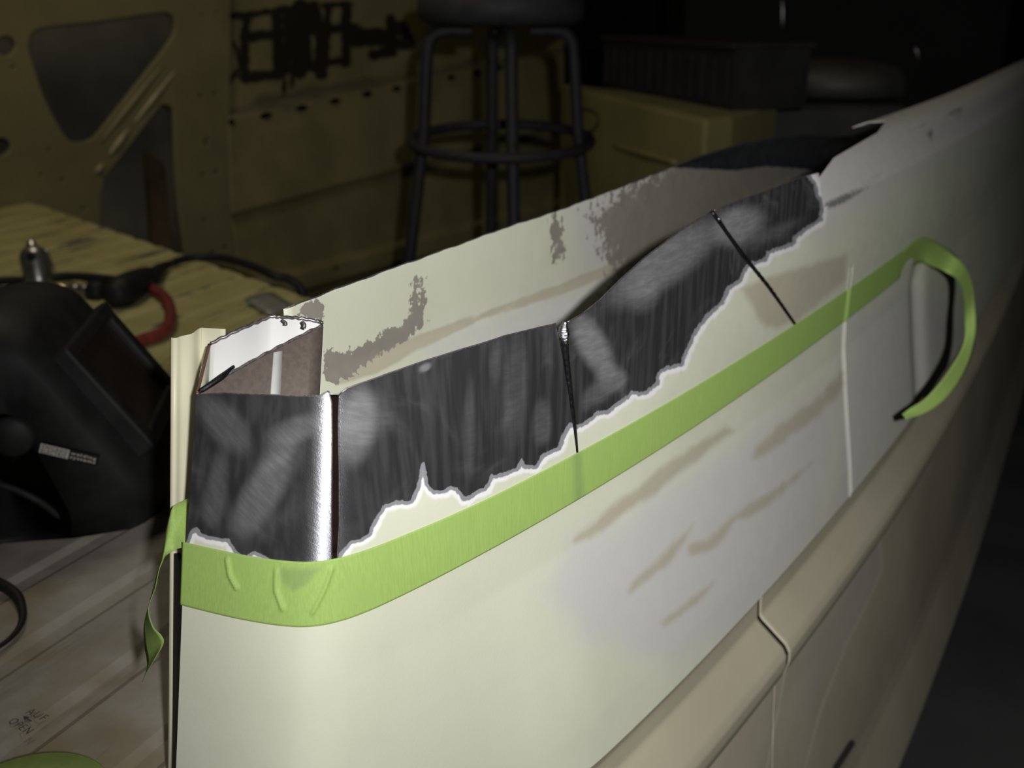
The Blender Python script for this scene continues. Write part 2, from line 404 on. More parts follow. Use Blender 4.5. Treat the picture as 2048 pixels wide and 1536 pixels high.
V = np.array(V); SZ = np.vstack(SZ); PX = np.stack(proj(V), 1); near = SZ[:, 0] < 1.0
metal_poly = [(340, 1100), (370, 1086), (382, 1062), (394, 1054), (402, 1066), (417, 1073), (441, 1076), (458, 1079), (470, 1096), (487, 1117), (502, 1105), (511, 1102), (534, 1114), (555, 1129), (564, 1137), (590, 1160), (630, 1165), (655, 1142), (676, 1112), (684, 1102), (699, 1081), (719, 1078), (737, 1067), (748, 1040), (766, 1011), (792, 1002), (822, 1001), (833, 976), (842, 926), (849, 925), (857, 967), (868, 982), (889, 980), (901, 973), (915, 976), (930, 996), (945, 985), (968, 976), (983, 950), (1006, 947), (1032, 935), (1044, 913), (1050, 929), (1068, 932), (1085, 909), (1115, 894), (1123, 868), (1140, 845), (1155, 850), (1170, 843), (1195, 823), (1215, 820), (1234, 804), (1252, 792), (1264, 780), (1279, 784), (1293, 782), (1311, 765), (1314, 745), (1332, 734), (1361, 726), (1367, 706), (1377, 687), (1383, 671), (1391, 658), (1414, 628), (1440, 605), (1455, 573), (1478, 558), (1487, 538), (1493, 529), (1505, 523), (1528, 517), (1534, 502), (1566, 491), (1584, 485), (1587, 473), (1613, 453), (1637, 438), (1641, 405), (1631, 392), (1626, 370), (1612, 352), (1600, 300), (1400, 300), (1100, 500), (600, 650), (330, 650)]
stains = [[(1376, 1095), (1390, 1082), (1414, 1082), (1463, 1032), (1538, 987), (1621, 927), (1612, 939), (1554, 995), (1505, 1028), (1472, 1045), (1426, 1099), (1397, 1113), (1378, 1109)],
          [(1430, 1161), (1385, 1195), (1322, 1244), (1328, 1254), (1393, 1208), (1426, 1172)],
          [(1389, 1045), (1331, 1107), (1265, 1165), (1256, 1186), (1331, 1132), (1372, 1078)],
          [(1505, 918), (1512, 895), (1560, 850), (1620, 810), (1685, 745), (1690, 770), (1640, 830), (1570, 880), (1530, 912)],
          [(1240, 1000), (1330, 930), (1450, 850), (1470, 862), (1380, 930), (1290, 1000), (1180, 1075), (1150, 1080)],
          [(1480, 575), (1520, 560), (1690, 510), (1690, 560), (1600, 640), (1530, 660)]]
greyz = [[(1150, 1090), (1250, 1030), (1400, 935), (1520, 855), (1690, 760), (1645, 1060), (1500, 1250), (1330, 1330), (1160, 1270), (1090, 1180)], [(1700, 640), (1830, 560), (1930, 640), (1800, 850), (1650, 1070)], [(1480, 300), (2100, 50), (2100, 220), (1700, 430), (1640, 470)]]
dirt = [[(1648, 406), (1675, 394), (1719, 371), (1763, 346), (1760, 358), (1690, 406), (1648, 422)], [(1820, 262), (1850, 247), (1866, 255), (1866, 290), (1858, 288), (1852, 262), (1825, 272)], [(1895, 225), (1925, 212), (1922, 235), (1905, 238)]]
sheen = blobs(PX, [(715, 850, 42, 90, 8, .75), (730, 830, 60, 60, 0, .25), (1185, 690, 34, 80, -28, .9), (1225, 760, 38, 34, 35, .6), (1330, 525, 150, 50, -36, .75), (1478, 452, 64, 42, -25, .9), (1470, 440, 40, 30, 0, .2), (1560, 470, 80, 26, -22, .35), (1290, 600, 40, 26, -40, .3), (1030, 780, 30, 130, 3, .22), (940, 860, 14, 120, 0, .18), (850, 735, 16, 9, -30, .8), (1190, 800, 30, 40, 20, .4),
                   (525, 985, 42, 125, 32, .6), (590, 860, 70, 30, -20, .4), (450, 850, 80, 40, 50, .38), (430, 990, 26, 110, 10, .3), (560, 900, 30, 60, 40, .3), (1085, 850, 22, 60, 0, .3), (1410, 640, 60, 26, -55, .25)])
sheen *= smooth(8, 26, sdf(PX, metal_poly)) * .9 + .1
heat = np.zeros(len(PX))
for ln in ([(1112, 690), (1128, 770), (1140, 850)], [(1445, 465), (1500, 540), (1560, 615)]):
    heat = np.maximum(heat, .8*smooth(-2, 7, line_d(PX, ln, 9)))
mtl = np.where(near, sdf(PX, metal_poly), -999.)
tanv = union(PX, stains)
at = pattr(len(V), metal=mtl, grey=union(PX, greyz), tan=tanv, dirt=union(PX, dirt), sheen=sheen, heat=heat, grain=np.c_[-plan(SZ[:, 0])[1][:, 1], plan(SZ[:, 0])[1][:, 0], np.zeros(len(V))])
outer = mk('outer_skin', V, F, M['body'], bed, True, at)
for crv in (tl, T2, T3, T4, R1, L2):
    q = resample(crv, 70); q = S(q[:, 0], q[:, 1], -.0003)
    v, f = tube(q, .00055, 5, 0); mk('cut_edge', v, f, M['cut_edge'], bed, True)
# rail along the top of the side, behind the cut
prof = [(0, ZC), (-.007, ZC+.006), (-.018, ZC+.024), (-.028, ZC+.035), (-.042, ZC+.041), (-.062, ZC+.044), (-.082, ZC+.043), (-.093, ZC+.038), (-.096, ZC+.026), (-.096, ZC-.03)]
def px_on(o, z, x):      # s at which the rail line (o,z) crosses image column x
    q = np.linspace(.5, 2.2, 3401); P, N = plan(q); X, Y = proj(np.concatenate([P+N*o, np.full((len(q), 1), z)], 1)); return float(np.interp(x, X, q))
xs0 = [1643, 1641, 1640, 1668, 1755, 1772, 1735, 1705, 1800, 1800]
starts = [px_on(o_, z_, x_) for (o_, z_), x_ in zip(prof, xs0)]
starts[0] = SR
V = []; nc = 140
for (o_, z_), s0 in zip(prof, starts):
    q = s0 + (5.2-s0)*np.linspace(0, 1, nc)**2; P, N = plan(q); V += list(np.concatenate([P+N*o_, np.full((nc, 1), z_)], 1))
V = np.array(V); PX = np.stack(proj(V), 1)
mk('top_rail', V, grid_faces(len(prof), nc), M['body'], bed, True, pattr(len(V), grey=np.full(len(V), 60.), dirt=union(PX, dirt)), thick=.0012)
# belt ridge and lower skirt
def loft(prof, s0, s1, n, sub=1):
    pr = resample(prof, (len(prof)-1)*sub+1) if sub > 1 else np.array(prof)
    q = np.r_[np.linspace(s0, min(1.6, s1), n), np.linspace(1.6, s1, 60)[1:]] if s1 > 1.6 else np.linspace(s0, s1, n)
    V = []
    for o_, z_ in pr:
        P, N = plan(q); wb = .35+.65*smooth(.05, .3, q); shr = (1-smooth(.10, .24, q))*.235*(z_-ZT)
        V += list(np.concatenate([P+N*(o_*wb)[:, None]-shr[:, None]*N0, np.full((len(q), 1), z_)], 1))
    return np.array(V), grid_faces(len(pr), len(q))
SJ = px_on(.045, -.62, 1572)
rprof = [(.028, -.533), (.027, -.539), (.019, -.549), (.011, -.567), (.0108, -.572), (.0118, -.588), (.014, -.591), (.042, -.612), (.0465, -.620), (.047, -.632), (.043, -.646), (.035, -.657)]
for a, b in ((0, SJ-.0025), (SJ+.0025, 5.2)):
    v, f = loft(rprof, a, b, 160, 5); mk('belt_ridge', v, f, M['ridge'], bed, True, thick=.001)
sprof = [(.035, -.657), (.037, -.70), (.047, -.84), (.054, -.955), (.058, -.985), (.086, -1.10), (.084, -1.115), (.06, -1.12)]
for a, b in ((0, SJ-.0015), (SJ+.0015, 5.2)):
    v, f = loft(sprof, a, b, 640, 14); PX = np.stack(proj(v), 1)
    sct = np.maximum(line_d(PX, [(1757, 1075), (1762, 1140), (1735, 1200), (1690, 1290), (1640, 1420), (1608, 1536)], 2.6), line_d(PX, [(1572, 1318), (1560, 1390), (1532, 1536)], 2.2))
    mk('lower_skirt', v, f, M['skirt'], bed, True, dict(scratch=sct, patch=sdf(PX, [(1600, 1250), (1690, 1160), (1757, 1075), (1762, 1140), (1690, 1290), (1600, 1440)]), dark=line_d(PX, [(1702, 1486), (1670, 1536)], 7)), thick=.001)
# hollow corner post
zc0 = -.206
def post_pt(x, y, z=-.183): return on_z(x, y, z)[:2]
A = post_pt(397, 785, -.2045); B = post_pt(645, 652); D = post_pt(543, 634, -.176); E_ = post_pt(421, 689, -.192)
_pz = np.array([[*A, -.2045], [*B, -.183], [*D, -.176], [*E_, -.192]])
def ztop(p):      # height of the slanting cut, interpolated along the rim A-B-D-E-A
    p = np.asarray(p)[:2]; best = (9, 0)
    for k in range(4):
        a, b = _pz[k], _pz[(k+1) % 4]; e = b[:2]-a[:2]; t = float(np.clip((p-a[:2]) @ e/(e @ e), 0, 1)); d = float(np.linalg.norm(p-a[:2]-t*e))
        if d < best[0]: best = (d, a[2]+(b[2]-a[2])*t)
    return best[1]
lean = lambda z, k=.235: -k*(z-zc0)*N0
def extr(path, z0, z1, name, m, thick, k=.235, nz=12, parent=bed, **kw):
    path = np.asarray(path); V = []
    for t in np.linspace(0, 1, nz):
        for p in path:
            zt0 = ztop(p) if z0 is None else z0; z = zt0+(z1-zt0)*t; V.append(np.r_[p-k*(z-zt0)*N0, z])
    return mk(name, np.array(V), grid_faces(nz, len(path)), m, parent, True, thick=thick, **kw)
def bow(a, b, amt, n=10):
    t = np.linspace(0, 1, n)[:, None]; nn = np.array([-(b-a)[1], (b-a)[0]]); nn /= np.linalg.norm(nn)
    return a+(b-a)*t+nn*amt*np.sin(np.pi*t)
extr(bow(A, B, .002), None, -1.0, 'post_front_plate', M['zinc'], .0014, label='brown-grey zinc plate')
rim = catmull([B+np.array([-.001, .003]), B+np.array([-.0015, .005]), B*.9+D*.1+np.array([-.001, .006]), D*.5+B*.5+np.array([0, .006]), D*.85+B*.15+np.array([0, .001]), D*.9+E_*.1, D*.5+E_*.5+np.array([-.001, .002]), E_], 6)
extr(rim, None, -1.0, 'post_back_plate', M['white_inner'], .0014, label='white painted inside of the post')
extr([E_, E_*.5+A*.5+np.array([-.001, 0]), A], None, -1.0, 'post_side_plate', M['cream'], .0012)
v, f = tube([np.r_[E_*(1-t)+A*t+np.array([-.0006, -.0004]), ztop(E_*(1-t)+A*t)] for t in np.linspace(0, 1, 8)], .0010, 6, 2); mk('cut_edge', v, f, plain('rust_edge', (.13, .06, .04), .6), bed, True)
sx = .62*B+.38*A; zs = ztop(sx)
fdir = np.array([(B-A)[1], -(B-A)[0]])/np.linalg.norm(B-A); edir = (B-A)/np.linalg.norm(B-A)
v, f = prism([(-.0028, 0), (.0028, 0), (.0032, .05), (.0027, .12), (-.0026, .12), (-.0045, .05)], np.r_[edir, 0], np.array([-.235*N0[0]*-1, -.235*N0[1]*-1, -1.]), np.r_[fdir, 0], np.r_[sx, zs-.001], -.001, .0006); mk('paint_stripe', v, f, plain('grey_white_line', (.42, .43, .42), .6), bed, True, label='white vertical paint line')
for pth, nm in ((bow(A, B, .002, 20), 'cut_edge'), (rim, 'cut_edge')):
    v, f = tube([np.r_[p, ztop(p)+.0006+.0004*math.sin(i*2.7)] for i, p in enumerate(pth)], .0011, 6, 3); mk(nm, v, f, M['cut_edge'], bed, True)
v, f = tube([np.r_[A, -.2045], np.r_[A*.83+B*.17, -.199], np.r_[A*.70+B*.30+np.array([-.003, .003]), -.196]], [.0016, .002, .001], 8, 3); mk('weld_tack', v, f, M['black_steel'], bed, True)
for (x, y, x2, y2) in ((563, 640, 571, 650), (604, 642, 607, 656)):
    d = lambda q: np.r_[post_pt(*q), zc0]
    p0 = at_depth(x, y, np.r_[D, -.176] @ FW-.004); p1 = at_depth(x2, y2, np.r_[D, -.176] @ FW-.004)
    v, f = tube([p0, (p0+p1)/2+np.array([.001, 0, 0]), p1], [.0008, .0012, .0014], 6, 3); mk('burr', v, f, M['cut_edge'], bed, True)
# door jamb flange at the left of the corner
def jp(x, y): return on_z(x, y, -.19)[:2]
J0 = jp(361, 672); J1 = jp(402, 655); J2 = jp(452, 658)
lip = [J0+np.array([-.004, -.003]), J0+np.array([-.002, -.004]), J0, J0*.6+J1*.4+np.array([.002, -.002]), J1*.8+J0*.2, J1, J1*.8+J2*.2, J2]
extr(catmull(lip, 4), -.19, -1.0, 'jamb_flange', M['cream'], .0012, .19, 16)
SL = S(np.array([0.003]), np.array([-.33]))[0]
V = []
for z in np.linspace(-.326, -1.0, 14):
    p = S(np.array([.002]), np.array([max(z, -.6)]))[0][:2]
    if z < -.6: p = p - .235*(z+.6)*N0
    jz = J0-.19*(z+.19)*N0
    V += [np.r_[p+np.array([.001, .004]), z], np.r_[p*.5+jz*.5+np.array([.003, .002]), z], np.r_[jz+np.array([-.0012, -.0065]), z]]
mk('gap_shade_strip', np.array(V), grid_faces(14, 3), M['rubber'], bed, True, thick=.004, label='black strip put in for the shade of the gap')  # black strip stands in for the shaded open gap beside the jamb
# inner skin
I0 = on_z(650, 588, -.178); I1 = on_z(1345, 335, -.178)
azI = math.degrees(math.atan2(I1[0]-I0[0], I1[1]-I0[1])); PI_ = Plane(I0[0], I0[1], azI)
top = [PI_.hit(*q) for q in [(566, 620), (600, 606), (650, 587), (760, 546), (900, 496), (1010, 456), (1110, 424), (1250, 372), (1345, 335), (1410, 338), (1470, 341), (1530, 333), (1590, 337), (1650, 345), (1760, 352)]]
top = np.array(top); ts = np.linspace(top[0][0], top[-1][0], 260); tz = np.interp(ts, top[:, 0], top[:, 1]) + .0003*np.sin(ts*97)+.0003*np.sin(ts*213)
fo0 = PI_.hit(660, 742); fo1 = PI_.hit(1255, 522)
V = []; nr = 90
for k in range(nr):
    vv = (k/(nr-1))**1.6
    for t_, z_ in zip(ts, tz):
        z = z_ + (-1.0-z_)*vv; zf = np.interp(t_, [fo0[0], fo1[0]], [fo0[1], fo1[1]])
        off = .016*float(smooth(zf, zf-.022, z)); V.append(PI_.pt((t_, z), off))
V = np.array(V); PX = np.stack(proj(V), 1)
chip = union(PX, [[(648, 690), (668, 704), (700, 700), (745, 680), (772, 658), (812, 640), (824, 600), (828, 560), (845, 560), (846, 600), (846, 650), (800, 685), (735, 725), (700, 752), (650, 775)], [(596, 616), (612, 605), (640, 598), (650, 604), (638, 640), (600, 640)], [(1104, 430), (1122, 425), (1124, 520), (1112, 530), (1105, 520)], [(820, 560), (830, 552), (840, 640), (826, 640)]])
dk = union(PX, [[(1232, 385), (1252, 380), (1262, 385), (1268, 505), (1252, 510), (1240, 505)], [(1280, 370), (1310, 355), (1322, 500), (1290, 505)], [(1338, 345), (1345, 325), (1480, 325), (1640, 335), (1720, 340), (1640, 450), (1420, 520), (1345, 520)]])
tanI = union(PX, [[(655, 775), (700, 725), (780, 690), (920, 640), (1100, 575), (1250, 515), (1262, 532), (1130, 588), (960, 640), (840, 700), (740, 755)]])*2.2
gI = union(PX, [[(860, 705), (1000, 648), (1130, 590), (1235, 555), (1235, 620), (1140, 660), (1010, 690)], [(1150, 420), (1350, 330), (1350, 520), (1180, 540)]])
brn = union(PX, [[(1180, 440), (1235, 390), (1345, 325), (1500, 325), (1720, 340), (1640, 470), (1200, 650), (1185, 650), (1230, 545)]])
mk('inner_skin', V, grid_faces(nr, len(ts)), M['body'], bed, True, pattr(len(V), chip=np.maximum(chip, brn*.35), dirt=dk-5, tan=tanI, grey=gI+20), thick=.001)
v, f = tube([PI_.pt((a, b)) for a, b in zip(ts[::2], tz[::2])], .0008, 6, 0); mk('cut_edge', v, f, M['cut_edge'], bed, True)
# dark steel flap left inside the rail
ft = np.array([PI_.hit(*q, -.012) for q in [(1345, 335), (1400, 312), (1480, 288), (1550, 275), (1610, 270), (1690, 273), (1740, 281), (1771, 291)]])
fb = np.array([PI_.hit(*q, -.012) for q in [(1345, 352), (1420, 352), (1500, 350), (1560, 348), (1610, 352), (1690, 335), (1742, 302), (1775, 293)]])
ft = resample(ft, 60); fb = resample(fb, 60); V = []
for k in range(8):
    t = k/7
    for a, b in zip(ft, fb): V.append(PI_.pt(a*(1-t)+b*t, -.012-.012*math.sin(math.pi*t)))
mk('rail_flap', np.array(V), grid_faces(8, 60), M['flap'], bed, True, thick=.001, label='dark bare steel flap inside the cut rail')
v, f = tube([PI_.pt(a, -.012) for a in ft], .0009, 6, 0); mk('cut_edge', v, f, M['cut_edge'], bed, True)
# weld beads in the two relief cuts
def bead(px, r, name, m, off=.0):
    pts = []
    for p in px:
        s_, z_ = inv(*p); pts.append(S(np.array([s_]), np.array([z_]), off)[0])
    pts = resample(np.array(pts), 60); rr = np.interp(np.linspace(0, 1, 60), np.linspace(0, 1, len(r)), r)*(1+.10*np.sin(np.arange(60)*1.9)+.08*np.sin(np.arange(60)*3.7))
    v, f = tube(pts, rr, 8, 0); return mk(name, v, f, m, bed, True)
bead([(1128, 668), (1134, 720), (1142, 790), (1149, 850), (1154, 905)], [.0024, .0021, .0019, .0016, .0012], 'weld_bead', M['black_steel'], -.0008)
bead([(1426, 425), (1450, 461), (1485, 509), (1535, 571), (1582, 636)], [.0020, .0022, .0024, .0024, .0018], 'weld_bead', M['black_steel'], -.0008)
bead([(1129, 643), (1127, 652), (1126, 662), (1128, 676), (1131, 690)], [.0010, .0034, .0034, .0022, .0008], 'weld_bead', M['weld'], .0006)
for q, r in (((1436, 438), .0016),):
    s_, z_ = inv(*q); c = S(np.array([s_]), np.array([z_]), .001)[0]
    v, f = lathe([(.0003, -r), (r*.7, -r*.7), (r, 0), (r*.75, r*.75), (.0003, r)], 12, c); mk('weld_drop', v, f, M['weld'], bed, True, label='bright drop of weld metal')
# near-black tube put in to show shade inside the first relief cut
v, f = tube([S(np.array([inv(671, y)[0]]), np.array([inv(671, y)[1]]), -.006)[0] for y in (800, 900, 1000, 1110)], .006, 8, 4); mk('cut_shade_tube', v, f, plain('cut_shade_brown', (.012, .006, .005), .8, 0, .2, 60, .05), bed, True)

# ------------------------------------------------------------------ masking tape along the side
tape = thing('masking_tape', 'strip of bright green masking tape stuck along the cream bed side below the bare steel', 'tape', (-.1, .49, ZT))
st = np.linspace(-.001, px_on(0, ZT+.018, 1800), 1000); rows = np.linspace(ZT, ZT+.0372, 30)
ssg, zzg = np.meshgrid(st, rows)
def crease(px, a, b, c, amp):     # a small pinched fold in the tape
    d = -line_d(px, [a, b, c], 0); return amp*np.exp(-(d/3.4)**2)
base = S(ssg.ravel(), zzg.ravel(), .0006); PX = np.stack(proj(base), 1)
lift = crease(PX, (455, 1118), (460, 1150), (474, 1176), .0017)+crease(PX, (553, 1140), (552, 1180), (566, 1218), .0018)+crease(PX, (664, 1135), (648, 1180), (625, 1225), .0017)
V = S(ssg.ravel(), zzg.ravel(), .0006+lift)
thr = np.maximum(union(PX, [[(556, 1137), (640, 1137), (610, 1172), (585, 1182), (565, 1165)]]), line_d(PX, [(1154, 905), (1158, 1000)], 9))
mk('stuck_strip', V, grid_faces(30, len(st)), M['tape'], tape, True, dict(through=thr), thick=-.00015)
def ribbon(secs, name, parent, thick=.0002, n=6):
    A_ = catmull([at_depth(*a, d) for a, b, d, d2 in secs], n); B_ = catmull([at_depth(*b, d2) for a, b, d, d2 in secs], n); nw = 7; V = []
    for k in range(nw):
        t = k/(nw-1); V += list(A_*(1-t)+B_*t)
    V = np.array(V)
    return mk(name, V, grid_faces(nw, len(A_)), M['tape'], parent, True, dict(through=np.full(len(V), -999.)), thick=thick)
dl = float(S(np.array([0.]), np.array([ZT+.02]))[0] @ FW)
ribbon([((378, 996), (376, 1094), dl+.028, dl+.004), ((360, 1004), (360, 1096), dl+.022, dl+.006), ((345, 1015), (346, 1102), dl+.016, dl+.008), ((335, 1045), (332, 1112), dl+.016, dl+.004), ((327, 1090), (324, 1125), dl+.020, dl-.004), ((318, 1130), (317, 1143), dl+.026, dl-.006), ((305, 1180), (311, 1174), dl+.028, dl-.006), ((291, 1232), (297, 1216), dl+.028, dl-.005), ((287, 1256), (306, 1253), dl+.028, dl-.004), ((288, 1290), (323, 1272), dl+.028, dl-.002), ((293, 1318), (326, 1288), dl+.028, dl-.0), ((293, 1337), (308, 1320), dl+.026, dl+.004), ((284, 1364), (289, 1352), dl+.024, dl+.012)], 'loose_end', tape)
s1 = st[-1]; d1 = float(S(np.array([s1]), np.array([ZT+.02]))[0] @ FW)
fr = [((1800, 484), (1796, 548), 0), ((1815, 478), (1812, 538), .010), ((1838, 475), (1835, 527), .025), ((1872, 483), (1863, 532), .05), ((1906, 506), (1893, 545), .075), ((1929, 532), (1914, 560), .10), ((1943, 563), (1925, 590), .12), ((1949, 606), (1929, 632), .135), ((1952, 658), (1930, 672), .145), ((1946, 698), (1922, 700), .155), ((1935, 732), (1906, 728), .16), ((1914, 770), (1880, 765), .165), ((1885, 803), (1850, 797), .165), ((1850, 826), (1822, 815), .16), ((1812, 838), (1804, 828), .155)]
def side_depth(x, y):
    q = inv(x, y); return float(S(q[0], q[1]) @ FW)
fr = [(tuple(np.ravel(proj(S(np.array([q]), np.array([ZT+.0372]))))), tuple(np.ravel(proj(S(np.array([q]), np.array([ZT]))))), 0) for q in (s1-.05, s1-.012)] + fr[2:]
secs = []
for i, (a, b, k) in enumerate(fr):
    w_ = .8*float(smooth(1, 8, i)); pa, pb = side_depth(*a), side_depth(*b)
    secs.append((a, b, pa*(1-w_)+(d1-k)*w_-(.0015 if i < 2 else .012), pb*(1-w_)+(d1-k+.02)*w_-(.0015 if i < 2 else .012)))
ribbon(secs, 'lifted_end', tape)

# ------------------------------------------------------------------ ribbed sheet lying behind the bed side
ZP = -.5
plat = thing('truck_bed_floor', 'ribbed sheet-metal bed floor, yellow at its far end and grey nearby', 'floor panel', (-.8, 1.2, -1.25))
poly = np.array([(-1.41, 2.765), (-1.355, 2.875), (.08, 1.365), (-.125, .78), (-.215, .66), (-.245, .52), (-.29, .15), (-2.35, .15)])
AZP = math.radians(25); eu = np.array([math.sin(AZP), math.cos(AZP)]); en = np.array([math.cos(AZP), -math.sin(AZP)])
def clip_interval(c):
    """extent along eu of the line {p . en = c} inside the polygon"""
    ts_ = []
    for i in range(len(poly)):
        a, b = poly[i], poly[(i+1) % len(poly)]; ca, cb = a @ en-c, b @ en-c
        if ca*cb < 0: k = ca/(ca-cb); ts_.append((a+(b-a)*k) @ eu)
    ts_.sort()
    return (ts_[0], ts_[1]) if len(ts_) >= 2 else None      # nearest solid run
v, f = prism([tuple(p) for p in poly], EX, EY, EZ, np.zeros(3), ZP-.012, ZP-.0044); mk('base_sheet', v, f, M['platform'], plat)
c = -2.60; per = .094; k = 0
while c < -.10:
    wt = .031; ws = .040; P_ = []
    cols = [(-ws, -.0045), (-wt, 0), (0, .0004), (wt, 0), (ws, -.0045)]; ok = True; row0 = []; row1 = []
    for dc, dz in cols:
        iv = clip_interval(c+dc)
        if iv is None or iv[1]-iv[0] < .03: ok = False; break
        for row, t_ in ((row0, iv[0]+.002), (row1, iv[1]-.004)):
            p = en*(c+dc)+eu*t_; row.append((p[0], p[1], ZP+dz))
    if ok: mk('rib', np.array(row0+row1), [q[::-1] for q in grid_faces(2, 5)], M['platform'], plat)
    c += per
for x, y in ((-.42, .40), (-1.9, .45), (-1.25, 2.55), (-.18, 1.45)):
    v, f = box((x, y, (ZP-.012-1.25)/2), .04, .04, 1.25+ZP-.012, 25); mk('leg', v, f, M['dark'], plat)
def text_mesh(s, size):
    cu = bpy.data.curves.new('t', 'FONT'); cu.body = s; cu.size = size; cu.offset = (.025 if len(s) > 4 else -.004)*size; cu.shear = 0; cu.space_character = 1.25; o = bpy.data.objects.new('t', cu); C.objects.link(o)
    dg = bpy.context.evaluated_depsgraph_get(); me = o.evaluated_get(dg).to_mesh()
    v = np.array([tuple(x.co) for x in me.vertices]); f = [tuple(p.vertices) for p in me.polygons]
    o.evaluated_get(dg).to_mesh_clear(); bpy.data.objects.remove(o); bpy.data.curves.remove(cu); return v, f
def put_text(s, p0, p1, nrm, hgt, name, m, parent, lift=.0006):
    """text baseline from p0 to p1, letters standing on the side of cross(nrm, baseline)"""
    v, f = text_mesh(s, 1.0); v[:, 0] -= v[:, 0].min(); v[:, 1] -= v[:, 1].min()
    L = np.linalg.norm(p1-p0); e1 = (p1-p0)/L; e2 = np.cross(nrm, e1); e2 /= np.linalg.norm(e2)
    q = p0 + v[:, :1]/v[:, 0].max()*L*e1 + v[:, 1:2]/v[:, 1].max()*hgt*e2 + nrm*lift
    return mk(name, q, f, m, parent)
zt_ = ZP+.0012
a = on_z(50, 1427, zt_); b = on_z(84, 1443, zt_); put_text('AUF', a, b, EZ, .0066, 'lettering', M['ink'], plat)
a = on_z(15, 1446, zt_); b = on_z(53, 1470, zt_); put_text('OPEN', a, b, EZ, .0066, 'lettering', M['ink'], plat)
a = on_z(48, 1434, zt_); b = on_z(63, 1444, zt_); e = (b-a)/np.linalg.norm(b-a); g = np.cross(EZ, e)
v = np.array([a-e*.001, a+e*.0045+g*.0022, a+e*.0045+g*.0006, b+g*.0006, b-g*.0006, a+e*.0045-g*.0006, a+e*.0045-g*.0022])+EZ*.0006
mk('arrow_mark', v, [tuple(range(7))[::-1]], M['ink'], plat)

# ------------------------------------------------------------------ welding helmet
hc = np.array([-.43, 1.046, ZP]); hf = np.array([.989, .149, 0.]); hl = np.array([.149, -.989, 0.])       # forward, lateral toward the camera
hel = thing('welding_helmet', 'black plastic welding helmet with a dark lens window sitting on the ribbed panel', 'helmet', tuple(hc))
HPp = [(-.20, 0), (-.235, .05), (-.232, .12), (-.205, .172), (-.155, .208), (-.10, .224), (-.06, .217), (-.037, .196), (.0, .140), (.040, .078), (.060, .045), (.058, .02), (.05, 0)]
hp = catmull(HPp, 5); f0 = -.07; V = []; nw = 21
for w_ in np.linspace(-1, 1, nw):
    g = (1-abs(w_)**3.2)**(1/3.2) if abs(w_) < 1 else 0.0
    g = .30+.70*g; lat = .125*w_
    for a, b in hp: V.append(hc+hf*(f0+(a-f0)*g)+EZ*(b*(.45+.55*g))+hl*lat)
F = grid_faces(nw, len(hp)); F += [tuple(range(len(hp))), tuple((nw-1)*len(hp)+k for k in range(len(hp)))[::-1]]
mk('shell', np.array(V), F, M['plastic'], hel, True)
slope = np.array([.071, -.108]); slope /= np.linalg.norm(slope); sd = hf*slope[0]+EZ*slope[1]; nd = np.cross(hl, sd); nd = nd if nd[2] > 0 else -nd
wc = hc+hf*.006+EZ*.128
def ring(ow, oh, iw, ih, h0, h1, c0):
    o4 = [(-ow, -oh), (ow, -oh), (ow, oh), (-ow, oh)]; i4 = [(-iw, -ih), (iw, -ih), (iw, ih), (-iw, ih)]; V = []
    for q, h in ((o4, h0), (o4, h1), (i4, h1), (i4, h0)):
        V += [c0+hl*a+sd*b+nd*h for a, b in q]
    return np.array(V), grid_faces(4, 4, 0, True)
v, f = ring(.088, .067, .066, .050, -.02, .012, wc); mk('window_frame', v, f, M['plastic'], hel, bevel=.004)
v, f = prism([(-.067, -.051), (.067, -.051), (.067, .051), (-.067, .051)], hl, sd, nd, wc, 0.001, .004); mk('lens', v, f, M['lens'], hel)
hp_side = lambda x, y: None
latn = .125*.97
def side_pt(x, y, lat=.128):
    d = ray(x, y); t = ((hc+hl*lat) @ hl)/(d @ hl); return d*t
q = [side_pt(*p) for p in ((78, 904), (193, 931), (193, 912), (78, 885))]
e1 = (q[1]-q[0]); L = np.linalg.norm(e1); e1 /= L; e2 = np.cross(hl, e1); Hh = abs((q[3]-q[0]) @ e2)
e2 = e2 if e2[2] > 0 else -e2
v, f = prism([(0, 0), (L, 0), (L, Hh), (0, Hh)], e1, e2, hl, q[0], -.006, 0.0005); st_ = mk('sticker', v, f, M['plastic'], hel, label='black maker sticker with white print')
v, f = prism([(0, 0), (L*.5, 0), (L*.5, Hh), (0, Hh)], e1, e2, hl, q[0], .0005, .0008); mk('sticker_box', v, f, M['white_print'], hel)
for txt, x0, x1, y0, h, m in (('CHICAGO', .03, .47, .54, .40, 'ink'), ('ELECTRIC', .03, .47, .07, .40, 'ink'), ('welding', .53, .97, .50, .40, 'white_print'), ('systems', .53, .97, .06, .40, 'white_print')):
    p0 = q[0]+e1*L*x0+e2*Hh*y0; p1 = q[0]+e1*L*x1+e2*Hh*y0
    put_text(txt, p0, p1, hl, Hh*h, 'lettering', M[m], hel, .0011)
v, f = lathe([(.001, 0), (.02, 0), (.022, .006), (.018, .012), (.001, .013)], 18, side_pt(28, 868, .118), hl); mk('pivot_knob', v, f, M['plastic'], hel, True)
v, f = tube([side_pt(-40, 965, .122), side_pt(20, 975, .125), side_pt(90, 1010, .125), side_pt(150, 1060, .116)], .004, 8, 6); mk('chin_rim', v, f, M['plastic'], hel, True)

